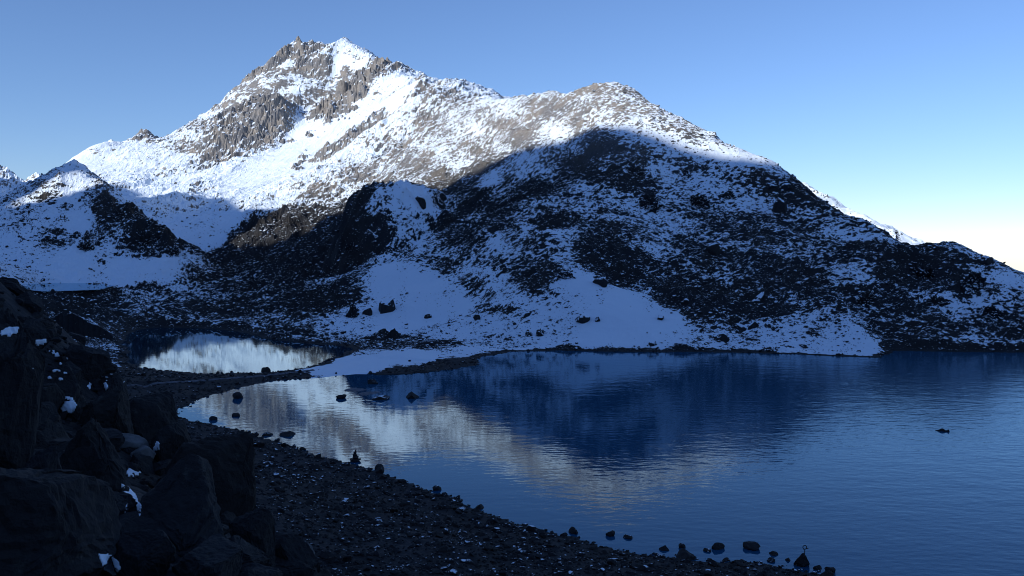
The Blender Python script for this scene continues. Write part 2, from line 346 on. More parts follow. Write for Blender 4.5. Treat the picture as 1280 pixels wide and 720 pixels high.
def relief(x, y):
    """height of the ground, which landform it belongs to, snow cover"""
    s = snow_cover(x, y)
    r = np.hypot(x, y)
    n = relief_noise(x, y, s)
    A = main_rbf(x, y) + n
    form = np.where(r > 1250 + 80 * perlin(x / 150, y / 150, 8), 1, 0)
    for line, sf, sb, amp in RIBS:
        line = [(p_[0], p_[1], p_[2] * 1.54) for p_ in line]
        tz = tent(line, sf, sb, x + 14 * perlin(x / 60, y / 60, 71) + 6 * perlin(x / 22, y / 22, 73), y + 14 * perlin(x / 60, y / 60, 72)) + amp * (4 * crag(x, y, 130, 7, 77, .6) - 1.2)
        up = tz > A
        s = np.where(up, np.minimum(s, .42), s); A = np.where(up, tz, A); form = np.where(up, 1, form)
    mid = 4 * np.clip(s, 0, 1) * np.clip(1 - s, 0, 1)
    big = np.clip(r / 700, .7, 3)
    s = s + mid * (.20 * perlin(x / (42 * big), y / (42 * big), 24) + .12 * np.sin((A + .3 * x + 9 * perlin(x / 60, y / 60, 25)) / (4.2 * big)))
    s = s - .06 * mid * (r < 900) * (x > -60)
    B = hill_rbf(x, y) - 60 * sstep(1600, 1800, r) - 60 * sstep(-120, 0, x) + 1.3 * n + 3.5 * ridged(x, y, 55, 6, 14, .6)
    form = np.where(B > A, 2, form); A = np.maximum(A, B)
    K = knob(x, y) + 3.2 * ridged(x, y, 26, 5, 81, .6)
    A = np.maximum(A, K)
    L = tent(FAR_L, .75, .9, x, y) + 14 * crag(x, y, 150, 7, 33, .6)
    L = np.where((x < 0) & (r > 3000), L, -99)
    form = np.where(L > A, 3, form); s = np.where(L > A, .75 - .5 * sstep(-40, -10, L - tent(FAR_L, 0, 0, x, y)), s); A = np.maximum(A, L)
    Q = tent(FAR_R, .55, .9, x, y) + 4 * ridged(x, y, 50, 5, 36)
    Q = np.where((x > 100) & (r > 720), Q, -99)
    form = np.where(Q > A, 4, form); s = np.where(Q > A, .8, s); A = np.maximum(A, Q)
    # basins
    wob = 1.6 * fbm(x, y, 16, 4, 44)
    sds = [poly_sd(p_, x, y) for p_ in (LAKE, POND, TARN, TARN2)]
    dl = np.minimum(sds[0], sds[1]) + wob
    A = np.where(dl > 0, np.maximum(A, .1 + .04 * np.minimum(dl, 25) + .15 * fbm(x, y, 5, 3, 61)), A)
    for sd, lvl in zip(sds, (0, 0, TARN_Z, TARN2_Z)):
        sd = sd + wob * (1.6 if lvl else 1)
        k = sstep(0, 7, sd)
        cap = np.where((x < -5) & (y < 388) & (y > 150), np.where(x < -150, .16, .06), .62)
        A = np.where(sd > 0, np.minimum(A, lvl + .3 + cap * sd), A)
        bank = lvl + .05 * sd + .12 * fbm(x, y, 5, 3, 61)
        A = np.where(sd < 0, np.minimum(lvl + .12 * sd - .05, A), bank * (1 - k) + A * k)
    G = spur_rbf(x, y) + .45 * fbm(x, y, 7, 5, 66) + .5 * ridged(x, y, 12, 4, 67)
    form = np.where(G > A, 5, form); s = np.where(G > A, .03, s); A = np.maximum(A, G)
    d_lake = np.minimum(sds[0], sds[1])
    form = np.where((form == 0) & (A < 3.2) & (d_lake < 22), 6, form)
    form = np.where((form == 0) & (r < 300), 6, form)
    s = s - .9 * (1 - sstep(1.5, 6.5, dl + 2 * perlin(x / 7, y / 7, 23))) * (r > 300) * (form != 5)
    s = np.where((form == 6) & (r < 235), np.minimum(s, .02), s)
    s = np.where(((form == 6) & (s < .3)) | (form == 5), s - .6, s)
    return A, form, s

# ------------------------------------------------------------------ sample the relief on a ring grid (finer where the ground is closer together as seen from the shore)
th = np.concatenate([np.linspace(-180, -46, 44, endpoint=False), np.linspace(-46, -31.5, 40, endpoint=False), np.linspace(-31.5, 31.5, 860, endpoint=False), np.linspace(31.5, 46, 40, endpoint=False), np.linspace(46, 180, 45)])
lr = np.concatenate([np.linspace(math.log(1.2), math.log(60), 150, endpoint=False), np.linspace(math.log(60), math.log(300), 150, endpoint=False),
                     np.linspace(math.log(300), math.log(900), 470, endpoint=False), np.linspace(math.log(900), math.log(4000), 560, endpoint=False), np.linspace(math.log(4000), math.log(7000), 10)])
TH, LR = np.meshgrid(R(1) * th, lr, indexing='ij')
GRX = np.exp(LR) * np.sin(TH); GRY = np.exp(LR) * np.cos(TH)
H, FORM, SN = relief(GRX, GRY)
H = H.astype(np.float64)
NT, NR = H.shape

def ground(x, y):
    """height of the built ground under (x, y)"""
    x = np.asarray(x, float); y = np.asarray(y, float)
    tt = np.degrees(np.arctan2(x, y)); ll = np.log(np.maximum(np.hypot(x, y), 1.21))
    i = np.clip(np.searchsorted(th, tt) - 1, 0, NT - 2); j = np.clip(np.searchsorted(lr, ll) - 1, 0, NR - 2)
    fi = np.clip((tt - th[i]) / (th[i + 1] - th[i]), 0, 1); fj = np.clip((ll - lr[j]) / (lr[j + 1] - lr[j]), 0, 1)
    return (H[i, j] * (1 - fi) + H[i + 1, j] * fi) * (1 - fj) + (H[i, j + 1] * (1 - fi) + H[i + 1, j + 1] * fi) * fj
def cover(x, y):
    tt = np.degrees(np.arctan2(x, y)); ll = np.log(np.maximum(np.hypot(x, y), 1.21))
    i = np.clip(np.searchsorted(th, tt) - 1, 0, NT - 2); j = np.clip(np.searchsorted(lr, ll) - 1, 0, NR - 2)
    return SN[i, j], FORM[i, j]
def hit_ground(px, py, rmin=4, water=False):
    q = np.exp(np.linspace(math.log(rmin), math.log(3900), 3000))
    a, b, t = pix_dir(px, py)
    gz = ground(a * q, b * q)
    if water: gz = np.maximum(gz, 0)
    h = gz > CAM_H + t * q
    D = q[h.argmax()] if h.any() else 3000
    return float(a * D), float(b * D), float(CAM_H + t * D), float(D)

# ------------------------------------------------------------------ materials
def new_mat(name):
    m = bpy.data.materials.new(name); m.use_nodes = True
    nt = m.node_tree; nt.nodes.clear()
    return m, nt
class NB:
    def __init__(s, nt): s.nt = nt
    def n(s, kind, **kw):
        o = s.nt.nodes.new(kind)
        for k, v in kw.items():
            if k.startswith('i_'):
                key = k[2:]
                key = int(key) if key.isdigit() else key.replace('_', ' ')
                if hasattr(v, 'is_linked'): s.nt.links.new(v, o.inputs[key])
                else: o.inputs[key].default_value = v
            else: setattr(o, k, v)
        return o
    def math(s, op, a, b=0.0, c=None, clamp=False):
        o = s.nt.nodes.new('ShaderNodeMath'); o.operation = op; o.use_clamp = clamp
        for k, v in enumerate((a, b) if c is None else (a, b, c)):
            if hasattr(v, 'is_linked'): s.nt.links.new(v, o.inputs[k])
            else: o.inputs[k].default_value = v
        return o.outputs[0]
    def mix(s, f, a, b):
        o = s.nt.nodes.new('ShaderNodeMix'); o.data_type = 'RGBA'
        for k, v in ((0, f), (6, a), (7, b)):
            if hasattr(v, 'is_linked'): s.nt.links.new(v, o.inputs[k])
            else: o.inputs[k].default_value = v if k == 0 else (*v, 1)
        return o.outputs[2]
    def ramp(s, v, a, b):
        o = s.nt.nodes.new('ShaderNodeMapRange'); o.interpolation_type = 'SMOOTHSTEP'
        s.nt.links.new(v, o.inputs[0]); o.inputs[1].default_value = a; o.inputs[2].default_value = b
        return o.outputs[0]
    def noise(s, vec, wl, detail=4, rough=.55):
        o = s.nt.nodes.new('ShaderNodeTexNoise'); o.inputs['Scale'].default_value = 1 / wl
        o.inputs['Detail'].default_value = detail; o.inputs['Roughness'].default_value = rough
        s.nt.links.new(vec, o.inputs['Vector'])
        return o.outputs[0]
SNOW_RGB = (.76, .87, .975)
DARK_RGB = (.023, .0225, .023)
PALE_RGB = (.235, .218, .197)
def finish(nb, col, rough, bump_src=None, bump_d=.3, spec=.25):
    p = nb.n('ShaderNodeBsdfPrincipled'); nb.nt.links.new(col, p.inputs['Base Color'])
    if hasattr(rough, 'is_linked'): nb.nt.links.new(rough, p.inputs['Roughness'])
    else: p.inputs['Roughness'].default_value = rough
    p.inputs['Specular IOR Level'].default_value = spec
    if bump_src is not None:
        bm_ = nb.n('ShaderNodeBump', i_Strength=.9, i_Distance=bump_d, i_Height=bump_src)
        nb.nt.links.new(bm_.outputs[0], p.inputs['Normal'])
    o = nb.n('ShaderNodeOutputMaterial'); nb.nt.links.new(p.outputs[0], o.inputs[0])
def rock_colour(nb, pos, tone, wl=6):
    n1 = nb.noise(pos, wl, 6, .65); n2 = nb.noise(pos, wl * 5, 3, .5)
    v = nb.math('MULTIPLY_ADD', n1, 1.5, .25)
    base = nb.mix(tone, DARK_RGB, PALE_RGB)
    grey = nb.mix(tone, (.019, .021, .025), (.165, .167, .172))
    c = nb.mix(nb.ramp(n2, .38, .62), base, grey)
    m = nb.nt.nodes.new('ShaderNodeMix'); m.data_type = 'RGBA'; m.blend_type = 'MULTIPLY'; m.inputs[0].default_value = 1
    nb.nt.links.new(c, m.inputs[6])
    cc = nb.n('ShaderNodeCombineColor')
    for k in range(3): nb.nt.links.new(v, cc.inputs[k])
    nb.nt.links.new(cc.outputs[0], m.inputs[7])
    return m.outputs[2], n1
def lit_altitude_tone(nb, pos):  # sunlit heights paler, shaded low rock darker: light put into the rock colour
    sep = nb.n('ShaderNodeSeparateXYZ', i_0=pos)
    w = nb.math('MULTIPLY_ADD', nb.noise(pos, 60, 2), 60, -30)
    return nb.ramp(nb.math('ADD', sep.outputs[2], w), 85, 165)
def terrain_material():
    m, nt = new_mat('snowy_rock_ground'); nb = NB(nt)
    geo = nb.n('ShaderNodeNewGeometry'); pos = geo.outputs['Position']
    nz = nb.n('ShaderNodeSeparateXYZ', i_0=geo.outputs['Normal']).outputs[2]
    at = nb.n('ShaderNodeAttribute', attribute_name='snow').outputs['Fac']
    sc = nb.n('ShaderNodeAttribute', attribute_name='grain').outputs['Fac']      # coarser grain on the big far faces
    vec = nb.n('ShaderNodeVectorMath', operation='MULTIPLY', i_0=pos, i_1=(1, 1, 1)).outputs[0]
    fine = nb.noise(vec, 3.2, 5, .66)
    broad = nb.noise(vec, 13, 6, .66)
    big = nb.noise(vec, 110, 4, .6)
    mixn = nb.math('ADD', nb.math('MULTIPLY', fine, nb.math('SUBTRACT', 1, sc)), nb.math('MULTIPLY', broad, sc))
    n = nb.math('ADD', nb.math('MULTIPLY', nb.math('SUBTRACT', mixn, .5), 2.6), nb.math('MULTIPLY', nb.math('SUBTRACT', nb.math('ADD', broad, big), 1.0), 1.0))
    slope = nb.math('MULTIPLY', nb.math('SUBTRACT', nz, nb.math('MULTIPLY_ADD', sc, -.27, .84)), nb.math('MULTIPLY_ADD', sc, 1.4, 1.2))
    full = nb.math('MULTIPLY', nb.math('MAXIMUM', nb.math('SUBTRACT', at, .82), 0), 3.0)
    v = nb.math('ADD', nb.math('ADD', nb.math('ADD', nb.math('MULTIPLY', nb.math('SUBTRACT', at, .50), 1.15), full), n), slope)
    mask = nb.ramp(v, -.05, .07)
    rc, rn = rock_colour(nb, pos, lit_altitude_tone(nb, pos))
    col = nb.mix(mask, rc, SNOW_RGB)
    rn = nb.math('ADD', rn, nb.math('MULTIPLY', nb.math('MULTIPLY', broad, sc), 4.0))
    h = nb.math('ADD', nb.math('MULTIPLY', rn, nb.math('SUBTRACT', 1.05, mask)), nb.math('MULTIPLY', mask, .35))
    finish(nb, col, nb.math('MULTIPLY_ADD', mask, -.3, .9), h, 1.1)
    return m
def boulder_material(name, snowy, dark=1.0):
    """rock whose flat tops hold snow"""
    m, nt = new_mat(name); nb = NB(nt)
    geo = nb.n('ShaderNodeNewGeometry'); pos = geo.outputs['Position']
    nz = nb.n('ShaderNodeSeparateXYZ', i_0=geo.outputs['Normal']).outputs[2]
    tone = lit_altitude_tone(nb, pos)
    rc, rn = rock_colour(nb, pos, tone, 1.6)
    if snowy > 0:
        v = nb.math('ADD', nb.math('MULTIPLY', nb.math('SUBTRACT', nb.noise(pos, 1.3, 4, .6), .5), .9), nz)
        mask = nb.ramp(v, 1.0 - .5 * snowy, 1.08 - .5 * snowy)
        col = nb.mix(mask, rc, SNOW_RGB)
    else:
        lich = nb.ramp(nb.noise(pos, .5, 5, .7), .6, .72)
        col = nb.mix(nb.math('MULTIPLY', lich, .5), rc, (.085, .09, .085))
    finish(nb, col, .85, nb.math('ADD', rn, nb.math('MULTIPLY', nb.noise(pos, .22, 5, .75), .6)), .12 if snowy else .16)
    return m
def plain_material(name, rgb, rough=.8, wl=.6, var=.5, bump=.03, spec=.25):
    m, nt = new_mat(name); nb = NB(nt)
    pos = nb.n('ShaderNodeNewGeometry').outputs['Position']
    n = nb.noise(pos, wl, 5, .6)
    col = nb.mix(nb.ramp(n, .25, .75), tuple(c * (1 - var) for c in rgb), tuple(min(1, c * (1 + var)) for c in rgb))
    finish(nb, col, rough, n, bump, spec)
    return m
def water_material(name, calm):
    m, nt = new_mat(name); nb = NB(nt)
    pos = nb.n('ShaderNodeNewGeometry').outputs['Position']
    sep = nb.n('ShaderNodeSeparateXYZ', i_0=pos)
    # wind: calm in the lee of the left shore, ruffled to the right
    wind = nb.math('ADD', nb.math('MULTIPLY', sep.outputs[0], .0075), nb.math('MULTIPLY', nb.math('SUBTRACT', nb.noise(pos, 90, 3), .5), .7))
    wind = nb.math('MULTIPLY', nb.ramp(wind, -.25, 1.1), 1 - calm)
    st = nb.n('ShaderNodeMapping', i_Vector=pos); st.inputs['Rotation'].default_value = (0, 0, R(-16)); st.inputs['Scale'].default_value = (.55, 1, 1)
    w1 = nb.noise(st.outputs[0], 1.5, 2, .5); w2 = nb.noise(st.outputs[0], 5.5, 2, .5)
    h = nb.math('ADD', nb.math('MULTIPLY', w1, .35), nb.math('MULTIPLY', w2, .5))
    bm_ = nb.n('ShaderNodeBump', i_Height=h, i_Distance=.16)
    nt.links.new(nb.math('MULTIPLY_ADD', wind, 1.15, .17 * (1 - calm) + .03), bm_.inputs['Strength'])
    gl = nb.n('ShaderNodeBsdfGlossy'); gl.inputs['Color'].default_value = (.74, .92, 1, 1)
    nt.links.new(nb.math('MULTIPLY_ADD', wind, .10, .03), gl.inputs['Roughness']); nt.links.new(bm_.outputs[0], gl.inputs['Normal'])
    body = nb.n('ShaderNodeBsdfDiffuse'); body.inputs['Color'].default_value = (.0, .068 * (1 - .8 * calm), .15 * (1 - .8 * calm), 1)      # light scattered back by the deep blue water
    fr = nb.n('ShaderNodeFresnel'); fr.inputs['IOR'].default_value = 1.333; nt.links.new(bm_.outputs[0], fr.inputs['Normal'])
    mx = nb.n('ShaderNodeMixShader'); nt.links.new(fr.outputs[0], mx.inputs[0]); nt.links.new(body.outputs[0], mx.inputs[1]); nt.links.new(gl.outputs[0], mx.inputs[2])
    o = nb.n('ShaderNodeOutputMaterial'); nt.links.new(mx.outputs[0], o.inputs[0])
    return m
M_TERRAIN = terrain_material()
M_LAKE = water_material('lake_water', 0.0)
M_POND = water_material('pond_water', 0.85)
M_BOULDER_SNOW = boulder_material('snow_capped_rock', .85)
M_BOULDER = boulder_material('dark_rock', 0)
M_BOULDER_DUST = boulder_material('dusted_rock', .12)
M_SNOW = plain_material('snow', SNOW_RGB, .6, .4, .03, .03)
M_PALESTONE = plain_material('pale_stone', (.12, .125, .13), .85, .3, .35, .03)
M_PATH = plain_material('trodden_path', (.11, .12, .14), .9, 1.2, .5, .05)
M_METAL = plain_material('weathered_iron', (.05, .045, .04), .6, .1, .3, .004)

# ------------------------------------------------------------------ scene objects: helpers
COL = scene.collection
def link(o, parent=None):
    COL.objects.link(o)
    if parent: o.parent = parent
    return o
def tag(o, label, cat, group=None):
    o['label'] = label; o['category'] = cat
    if group: o['group'] = group
    return o
def mesh_np(name, co, faces, mat, smooth=True):
    me = bpy.data.meshes.new(name)
    k = faces.shape[1]
    me.vertices.add(len(co)); me.vertices.foreach_set('co', np.ascontiguousarray(co, np.float32).ravel())
    me.loops.add(faces.size); me.loops.foreach_set('vertex_index', np.ascontiguousarray(faces, np.int32).ravel())
    me.polygons.add(len(faces)); me.polygons.foreach_set('loop_start', np.arange(0, faces.size, k, dtype=np.int32))
    me.polygons.foreach_set('use_smooth', np.full(len(faces), smooth))
    me.update(calc_edges=True)
    if mat: me.materials.append(mat)
    return me
def attr(me, name, vals):
    a = me.attributes.new(name, 'FLOAT', 'POINT'); a.data.foreach_set('value', np.ascontiguousarray(vals, np.float32))

# ------------------------------------------------------------------ the ground, cut into landforms
vid = np.arange(NT * NR).reshape(NT, NR)
quads = np.stack([vid[:-1, :-1], vid[:-1, 1:], vid[1:, 1:], vid[1:, :-1]], -1).reshape(-1, 4)
qform = FORM[:-1, :-1].reshape(-1)
under = np.maximum.reduce([H[:-1, :-1], H[1:, :-1], H[:-1, 1:], H[1:, 1:]]).reshape(-1) < -1.5
under |= ((TH > R(20)) & (TH < R(70)) & (LR > math.log(1300)))[:-1, :-1].reshape(-1)      # the valley beyond drops out of sight
co_all = np.stack([GRX, GRY, H], -1).reshape(-1, 3)
sn_all = SN.reshape(-1); grain_all = sstep(500, 2200, np.exp(LR)).reshape(-1) * .75
NAMES = {0: ('mountain_ridge', 'dark rocky snow-streaked ridge rising from the far lake shore'), 1: ('mountain_peak', 'tall sunlit snowy peak with rock cliffs at the back'),
         2: ('hill', 'rounded snowy hill in shade at the left'), 3: ('distant_mountain', 'distant dark summit at the far left edge of the skyline'), 4: ('distant_ridge', 'thin sunlit snow ridge showing behind the right slope'),
         5: ('near_slope', 'dark boulder slope in the left foreground'), 6: ('shore', 'dark stony low ground around the lake and pond')}
for f, (nm, lb) in NAMES.items():
    q = quads[(qform == f) & ~under]
    if not len(q): continue
    u, inv = np.unique(q, return_inverse=True)
    me = mesh_np(nm, co_all[u], inv.reshape(q.shape), M_TERRAIN, f in (5, 6))
    attr(me, 'snow', sn_all[u]); attr(me, 'grain', grain_all[u])
    o = link(bpy.data.objects.new(nm, me)); o['kind'] = 'structure'; o['label'] = lb; o['category'] = nm.split('_')[-1]

# ------------------------------------------------------------------ water sheets
def water(name, poly, lvl, mat, label, margin, cell):
    P = np.array(poly); x0, y0 = P.min(0) - margin - cell; x1, y1 = P.max(0) + margin + cell
    xs = np.arange(x0, x1, cell); ys = np.arange(y0, y1, cell)
    XX, YY = np.meshgrid(xs, ys, indexing='ij')
    ok = poly_sd(poly, XX, YY) < margin
    v = np.arange(XX.size).reshape(XX.shape)
    q = np.stack([v[:-1, :-1], v[1:, :-1], v[1:, 1:], v[:-1, 1:]], -1).reshape(-1, 4)
    q = q[(ok[:-1, :-1] & ok[1:, :-1] & ok[1:, 1:] & ok[:-1, 1:]).reshape(-1)]
    u, inv = np.unique(q, return_inverse=True)
    co = np.stack([XX.ravel(), YY.ravel(), np.full(XX.size, lvl)], -1)[u]
    o = link(bpy.data.objects.new(name, mesh_np(name, co, inv.reshape(q.shape), mat)))
    o['kind'] = 'structure'; o['label'] = label; o['category'] = name
    return o
water('lake', LAKE, 0, M_LAKE, 'deep blue rippled mountain lake mirroring the sunlit snow', 7, 2.5)
water('pond', POND, 0, M_POND, 'calm silvery pond behind the stony isthmus', 7, 2.5)
water('pond', TARN, TARN_Z, M_POND, 'small half frozen tarn left of the pond', 4, 2)
water('pond', TARN2, TARN2_Z, M_POND, 'thin grey tarn at the foot of the left hill', 5, 2)

# ------------------------------------------------------------------ the mountain behind the photographer, which keeps the basin in shade
sx, sy = math.sin(R(SUN_AZ)), math.cos(R(SUN_AZ))
lx, ly = -sy, sx
TE = math.tan(R(SUN_EL))
EDGE = [(8, 262), (40, 242), (70, 221), (90, 215), (110, 219), (150, 243), (170, 246), (195, 243), (220, 240), (255, 246), (290, 250), (302, 266), (320, 270), (345, 263), (370, 258), (395, 263), (415, 270), (435, 262), (548, 233), (575, 222), (600, 214), (620, 203), (640, 190), (670, 182), (700, 178), (722, 168), (740, 160), (760, 158), (775, 158), (800, 163), (830, 173), (855, 184), (880, 190), (910, 197), (945, 201), (965, 205)]
RID = 900.0                                     # how far back the crest stands
et, ez = [], []
for px, py in EDGE:
    x, y, z, D = hit_ground(px, py, 150)
    et.append(x * lx + y * ly)
    ez.append(z + (RID - (x * sx + y * sy)) * TE + (7 if 302 <= px <= 440 else 0))
o_ = np.argsort(et); et = np.array(et)[o_]; ez = np.array(ez)[o_]
tl = np.linspace(-2600, 2600, 700)
prof = np.interp(tl, et, ez)
prof = np.where(tl < et[0], ez[0] + 25 * perlin(tl / 160, tl * 0, 3), prof)
prof = np.where(tl > et[-1], ez[-1] + (tl - et[-1]) * .02 + 25 * perlin(tl / 160, tl * 0, 4), prof)
across = np.array([-620, -450, -300, -180, -90, -35, 0, 35, 90, 180, 320, 520, 800])
fall = np.array([-0.02, .16, .36, .58, .79, .93, 1, .93, .8, .6, .36, .14, -.05])
co = []
for k, (ac, fl) in enumerate(zip(across, fall)):
    d = RID + ac
    n = 30 * perlin(tl / 120, tl * 0 + ac / 120, 6) * (1 - abs(2 * fl - 1)) if ac else 0
    co.append(np.stack([tl * lx + d * sx, tl * ly + d * sy, np.maximum(prof * fl, -30) + n], -1))
co = np.stack(co, 1)
v = np.arange(co.shape[0] * co.shape[1]).reshape(co.shape[:2])
q = np.stack([v[:-1, :-1], v[1:, :-1], v[1:, 1:], v[:-1, 1:]], -1).reshape(-1, 4)
me = mesh_np('mountain', co.reshape(-1, 3), q, M_TERRAIN)
attr(me, 'snow', np.full(co.shape[0] * co.shape[1], .75)); attr(me, 'grain', np.full(co.shape[0] * co.shape[1], .7))
o = link(bpy.data.objects.new('mountain', me)); o['kind'] = 'structure'; o['label'] = 'mountain behind the viewpoint that shades the basin'; o['category'] = 'mountain'
print('shade crest', et.round(), ez.round())

# ------------------------------------------------------------------ rocks
def rock_mesh(name, sub, seed, planes=14, rough=.06, mat=None, smooth=True, sq=(1, .85, .7), lo_d=.5):
    r_ = random.Random(seed)
    bm = bmesh.new(); bmesh.ops.create_icosphere(bm, subdivisions=sub, radius=1)
    pl = []
    for k in range(planes):
        n = Vector((r_.gauss(0, 1), r_.gauss(0, 1), r_.gauss(0, 1))).normalized()
        pl.append((n, r_.uniform(lo_d, .86)))
    off = Vector((seed * 3.1, seed * 1.7, 0))
    for v in bm.verts:
        p = v.co.copy()
        for n, d in pl:
            e = p.dot(n) - d
            if e > 0: p -= n * e * .99
        p += v.co * rough * ((mnoise.fractal(v.co * 3.2 + off, .9, 2.1, 5) + (.9 * mnoise.fractal(v.co * 11 + off, .8, 2.1, 3) if sub > 4 else 0)) if sub > 2 else r_.uniform(-1, 1))
        v.co = p
    lo = [min(v.co[k] for v in bm.verts) for k in range(3)]; hi = [max(v.co[k] for v in bm.verts) for k in range(3)]
    for v in bm.verts:
        for k in range(3): v.co[k] = ((v.co[k] - lo[k]) / (hi[k] - lo[k]) - .5) * sq[k]
    me = bpy.data.meshes.new(name); bm.to_mesh(me); bm.free()
    me.polygons.foreach_set('use_smooth', np.full(len(me.polygons), smooth))
    if mat: me.materials.append(mat)
    return me
FARROCK = [rock_mesh('boulder', 3, 20 + k, 13, .07, M_BOULDER_SNOW, False) for k in range(6)]
SHORE = [rock_mesh('shore_rock', 3, 40 + k, 14, .07, M_BOULDER_DUST if k % 2 else M_BOULDER, False) for k in range(6)]
CRAG = [rock_mesh('crag', 5, 80 + k, 30, .22, M_BOULDER_SNOW, False, (1, .85, .7), .35) for k in range(4)]
BIG = [rock_mesh('big_boulder', 5, 60 + k, 46, .03, M_BOULDER, False, (1, .85, .7), .42) for k in range(8)]

def boulder(name, mesh, px0, py0, px1, py1, label, cat='boulder', group=None, sink=.25, depth=1.0, rot=None, rmin=4, water=False, tilt=0):
    """a rock that fills this patch of the view, standing where the foot of the patch meets the ground"""
    x, y, z, D = hit_ground((px0 + px1) / 2, py1 - (py1 - py0) * .12, rmin, water)
    w = (px1 - px0) / FPX * D; h = (py1 - py0) / FPX * D
    o = link(bpy.data.objects.new(name, mesh))
    bb = np.array([v.co for v in mesh.vertices]); ext = bb.max(0) - bb.min(0)
    rz = rot if rot is not None else random.uniform(0, 6.28)
    c, s_ = math.cos(rz), math.sin(rz)
    spanx = np.ptp(bb[:, 0] * c - bb[:, 1] * s_)
    hh = h * (1 + sink)
    k = w / spanx
    o.scale = (k, k * depth, hh / ext[2])
    o.rotation_euler = (0, tilt, rz)
    g = float(ground(x, y))
    if water: g = max(g, -.6)
    az = math.atan2(x, y)
    o.location = (x + math.sin(az) * w * .3, y + math.cos(az) * w * .3, z + hh / 2 - sink * h)
    tag(o, label, cat, group)
    return o


# ---- large near boulders, left foreground
NEAR = [
 (0, -30, 440, 50, 640, .3, 1.0, 'huge dark boulder filling the left edge of the foreground'),
 (1, 40, 575, 82, 652, .25, .8, 'upright dark slab standing against the huge left edge boulder'),
 (2, -40, 612, 125, 735, .3, 1.2, 'broad sloping grey slab in the bottom left corner'),
 (3, 72, 548, 152, 645, .3, 1.0, 'big square dark block above the crescent of snow'),
 (4, 106, 622, 156, 668, .25, 1.0, 'rounded boulder with pale patches left of the snow crescent'),
 (5, 172, 600, 292, 705, .3, 1.0, 'largest smooth dark boulder right of the snow crescent'),
 (6, 205, 565, 318, 665, .35, .7, 'long sloping slab behind the largest smooth boulder'),
 (7, 136, 682, 218, 740, .3, 1.0, 'flat topped dark block at the bottom below the snow crescent'),
 (0, 285, 650, 345, 722, .3, .9, 'dark angular boulder at the bottom, second from the scree'),
 (3, 330, 680, 398, 740, .3, .8, 'dark boulder at the bottom where the slope meets the scree'),
 (1, -4, 398, 28, 424, .3, 1.0, 'dark boulder on the left skyline of the near slope'),
 (4, 20, 405, 62, 440, .3, 1.0, 'dark boulder beside the upper left snow patches'),
 (5, 50, 470, 110, 530, .3, 1.0, 'dark boulder below the speckled snow on the near slope'),
 (2, 100, 500, 168, 560, .3, 1.0, 'broad dark boulder above the two pale stones'),
 (6, 150, 505, 215, 560, .3, 1.0, 'dark boulder at the right rim of the near slope'),
 (7, 190, 540, 240, 600, .3, 1.0, 'dark boulder on the rim just above the long slab'),
 (0, 85, 440, 130, 480, .3, 1.0, 'dark boulder on the rim under the tarn'),
 (3, 120, 475, 160, 510, .3, 1.0, 'small dark boulder on the rim left of the path end'),
 (5, 60, 640, 125, 700, .3, 1.0, 'dark boulder wedged above the bottom left slab'),
 (1, 215, 690, 300, 745, .3, 1.0, 'dark boulder at the bottom under the largest smooth boulder'),
]
for i, a, b, c, d, sk, dp, lb in NEAR:
    boulder('boulder', BIG[i], a, b, c, d, lb, 'boulder', 'large boulders of the near slope', sk, dp)
rs = random.Random(5)
for k in range(70):
    cx, cy = rs.uniform(0, 390), rs.uniform(400, 720)
    lim = 372 + cx * .95 if cx < 230 else 590 + (cx - 230) * .83
    if cy < lim + 12 or (cx < 90 and cy < 480): continue
    w_ = rs.uniform(14, 42)
    boulder('boulder', BIG[k % 8], cx - w_ / 2, cy - w_ * rs.uniform(.5, .8), cx + w_ / 2, cy, 'one of the smaller dark boulders packed between the large near ones', 'boulder', 'smaller boulders of the near slope', .3, rs.uniform(.7, 1.1), None, 8)
pale = rock_mesh('pale_stone', 4, 91, 10, .06, M_PALESTONE, True, (1, .55, .35))
boulder('stone', pale, 143, 550, 184, 572, 'pale flat slab lying tilted above the other pale stone', 'stone', None, .1, 1, .3, tilt=.25)
boulder('stone', rock_mesh('pale_stone', 4, 92, 12, .06, M_PALESTONE, True, (1, .8, .7)), 164, 563, 194, 584, 'pale angular stone below the tilted pale slab', 'stone', None, .1, 1, 0)
boulder('stone', rock_mesh('pale_stone', 4, 93, 12, .06, M_PALESTONE, True, (1, .7, .4)), 280, 640, 306, 657, 'pale flat stone on the long slab', 'stone', None, .1, 1, 0)
boulder('stone', rock_mesh('pale_stone', 4, 94, 9, .06, M_PALESTONE, True, (1, .4, .5)), 352, 684, 392, 716, 'narrow pale slab at the foot of the near slope', 'stone', None, .1, 1, .6)

# ---- snow left in the hollows of the near slope
from mathutils.bvhtree import BVHTree
VV, FF = [], []
for o in [o for o in COL.objects if o.type == 'MESH' and (o.name.split('.')[0] == 'near_slope' or o.get('group') == 'large boulders of the near slope' or o.name.split('.')[0] == 'shore')]:
    nv = len(o.data.vertices); v_ = np.empty(nv * 3, np.float32); o.data.vertices.foreach_get('co', v_); v_ = v_.reshape(-1, 3)
    M_ = np.array(Matrix.LocRotScale(o.location, o.rotation_euler, o.scale)); v_ = v_ @ M_[:3, :3].T + M_[:3, 3]
    base = sum(len(q_) for q_ in VV)
    if o.name.startswith('shore'):      # only its near part matters here
        r_ = np.hypot(v_[:, 0], v_[:, 1]); okv = (r_ < 330) & (v_[:, 0] < 0)
        FF += [tuple(base + i_ for i_ in p.vertices) for p in o.data.polygons if okv[p.vertices[0]]]
    else: FF += [tuple(base + i_ for i_ in p.vertices) for p in o.data.polygons]
    VV.append(v_)
NEAR_TREE = BVHTree.FromPolygons(np.concatenate(VV).tolist(), FF)
